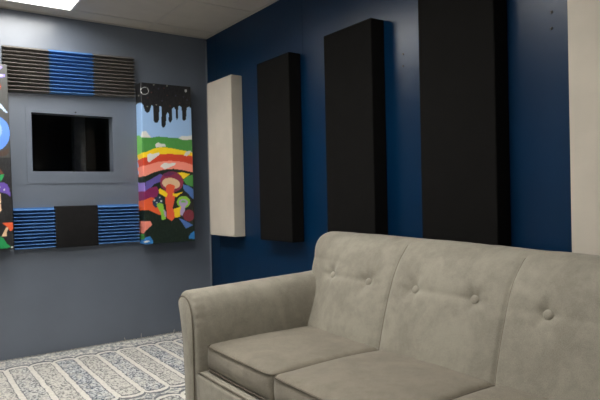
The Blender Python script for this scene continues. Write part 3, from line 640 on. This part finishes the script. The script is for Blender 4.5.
# seat rail and deck
def soft_box(x0, x1, y0, y1, z0, z1, r, puff_top=0, puff_front=0, puff_side=0, nx=24, ny=30, nz=8, seed=0, wr=.002):
    """rounded, crowned cushion block: cube-mapped grid with superellipse rounding"""
    bm = bmesh.new(); cx, cy, cz = (x0+x1)/2, (y0+y1)/2, (z0+z1)/2; hx, hy, hz = (x1-x0)/2, (y1-y0)/2, (z1-z0)/2
    bmesh.ops.create_cube(bm, size=2)
    bmesh.ops.subdivide_edges(bm, edges=bm.edges[:], cuts=31, use_grid_fill=True)
    for v in bm.verts:
        c = v.co
        def wp(t, h): 
            # cluster samples near the rounded edge
            return math.copysign((1-(1-abs(t))**1.6), t)*h
        p = Vector((wp(c.x, hx), wp(c.y, hy), c.z*hz))
        q = Vector((max(-hx+r, min(hx-r, p.x)), max(-hy+r, min(hy-r, p.y)), max(-hz+r, min(hz-r, p.z))))
        d = p-q
        if d.length > 1e-9:
            m = max(abs(d.x), abs(d.y), abs(d.z)); d = d.normalized()*m
        p = q+d
        u, w_ = 1-(p.x/hx)**2, 1-(p.y/hy)**2; vz = 1-(p.z/hz)**2
        u = max(u, 0); w_ = max(w_, 0); vz = max(vz, 0)
        if p.z > 0: p.z += puff_top*(u**.8)*(w_**.6)*(p.z/hz)
        if p.x < 0: p.x -= puff_front*vz*(w_**.4)*(-p.x/hx)**4
        p.y += math.copysign(puff_side*vz*(abs(p.y)/hy)**6, p.y)
        n = Vector((p.x/hx, p.y/hy, p.z/hz))
        k = noise.noise(Vector((p.x*8+seed, p.y*8, p.z*8)))
        p.z += wr*k*(1 if p.z > 0 else 0); p.x += wr*.6*k
        v.co = p+Vector((cx, cy, cz))
    return bm
rail = link_mesh('seat_rail', shift(soft_box(-1.118, -.30, IN1-.01, IN0+.01, .125, .345, .018, puff_front=.006)), M['sofa'], sofa, smooth=True)
link_mesh('rail_piping', tube([S((-1.112, y_, .3455)) for y_ in (IN0-.002, -2.5, -3, -3.4, IN1+.002)], .004, 8), M['piping'], rail, smooth=True)

# seat cushions
def round_rect(x0, x1, y0, y1, r, n=8, sx=40):
    pts = []
    for cx, cy, a0 in ((x0+r, y1-r, 90), (x0+r, y0+r, 180), (x1-r, y0+r, 270), (x1-r, y1-r, 0)):
        for k in range(n+1):
            a = math.radians(a0+90*k/n); pts.append((cx+r*math.cos(a), cy+r*math.sin(a)))
    out = []
    for i in range(len(pts)):
        a = Vector(pts[i]); b = Vector(pts[(i+1) % len(pts)]); L = (b-a).length; m = max(1, int(L/.02))
        for k in range(m): out.append(a+(b-a)*k/m)
    return out
CB = [IN0-.004, -2.651, -3.206, IN1+.004]
for ci in range(3):
    ya, yb = CB[ci], CB[ci+1]
    cz0, cz1 = .349, .462
    bm = soft_box(-1.068, -.50, yb+.002, ya-.002, cz0, cz1, .022, puff_top=.020, puff_front=.016, puff_side=.002, seed=ci*7.3, wr=.0025)
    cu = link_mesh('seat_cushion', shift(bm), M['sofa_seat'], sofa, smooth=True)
    for zz, nm in ((cz1-.008, 1), (cz0+.008, 0)):
        rr = round_rect(-1.070, -.505, yb+.004, ya-.004, .028)
        pts = []
        for p in rr:
            u = max(0, 1-((p.x+.7875)/.2825)**2); w = max(0, 1-((p.y-(ya+yb)/2)/((ya-yb)/2-.004))**2)
            pf = .006*(w**.4) if p.x < -1.03 else 0
            pts.append(S((p.x-pf, p.y, zz)))
        link_mesh('piping', tube(pts, .0038, 8, closed=True), M['piping'], cu, smooth=True)
# legs
for lx, ly in ((-1.06, -2.02), (-1.06, -3.85), (-.20, -2.02), (-.20, -3.85)):
    lz0 = .0122 if lx < RX1 else 0
    rows = []
    for k in range(9):
        s = k/8; r = .018+.012*s; z = lz0+(.128-lz0)*s
        rows.append([S((lx+r*math.cos(a*math.pi/10), ly+r*math.sin(a*math.pi/10), z)) for a in range(20)])
    link_mesh('leg', grid_shell(rows), M['wood'], sofa, smooth=True, auto=50)
bm = rbox(-.56, -.125, SY1+.09, SY0-.09, .125, .30, .01); link_mesh('rear_frame', shift(bm), M['sofa'], sofa, smooth=True, auto=40)

# ------------------------------------------------------------------ camera, world, colour
def cam_matrix(yaw, pitch, roll, pos):
    fw = Vector((math.sin(yaw)*math.cos(pitch), math.cos(yaw)*math.cos(pitch), math.sin(pitch)))
    r = Vector((math.cos(yaw), -math.sin(yaw), 0)); u = r.cross(fw)
    r2 = math.cos(roll)*r+math.sin(roll)*u; u2 = -math.sin(roll)*r+math.cos(roll)*u
    m = Matrix((r2, u2, -fw)).transposed().to_4x4(); m.translation = pos; return m
cam = bpy.data.cameras.new('camera'); co = bpy.data.objects.new('camera', cam); COL.objects.link(co)
cam.sensor_width = 36; cam.lens = 568.5536/600*36; cam.clip_start = .05
co.matrix_world = cam_matrix(.6125, -.0079, -.0221, Vector((-2.1463, -4.3806, 1.0992)))
SC.camera = co
w = bpy.data.worlds.new('world'); SC.world = w; w.use_nodes = True
w.node_tree.nodes['Background'].inputs[0].default_value = (.93, .97, 1, 1); w.node_tree.nodes['Background'].inputs[1].default_value = SKY
SC.view_settings.view_transform = 'Standard'; SC.view_settings.look = 'None'
SC.view_settings.exposure = EXPOSURE; SC.view_settings.gamma = 1; SC.view_settings.use_curve_mapping = False
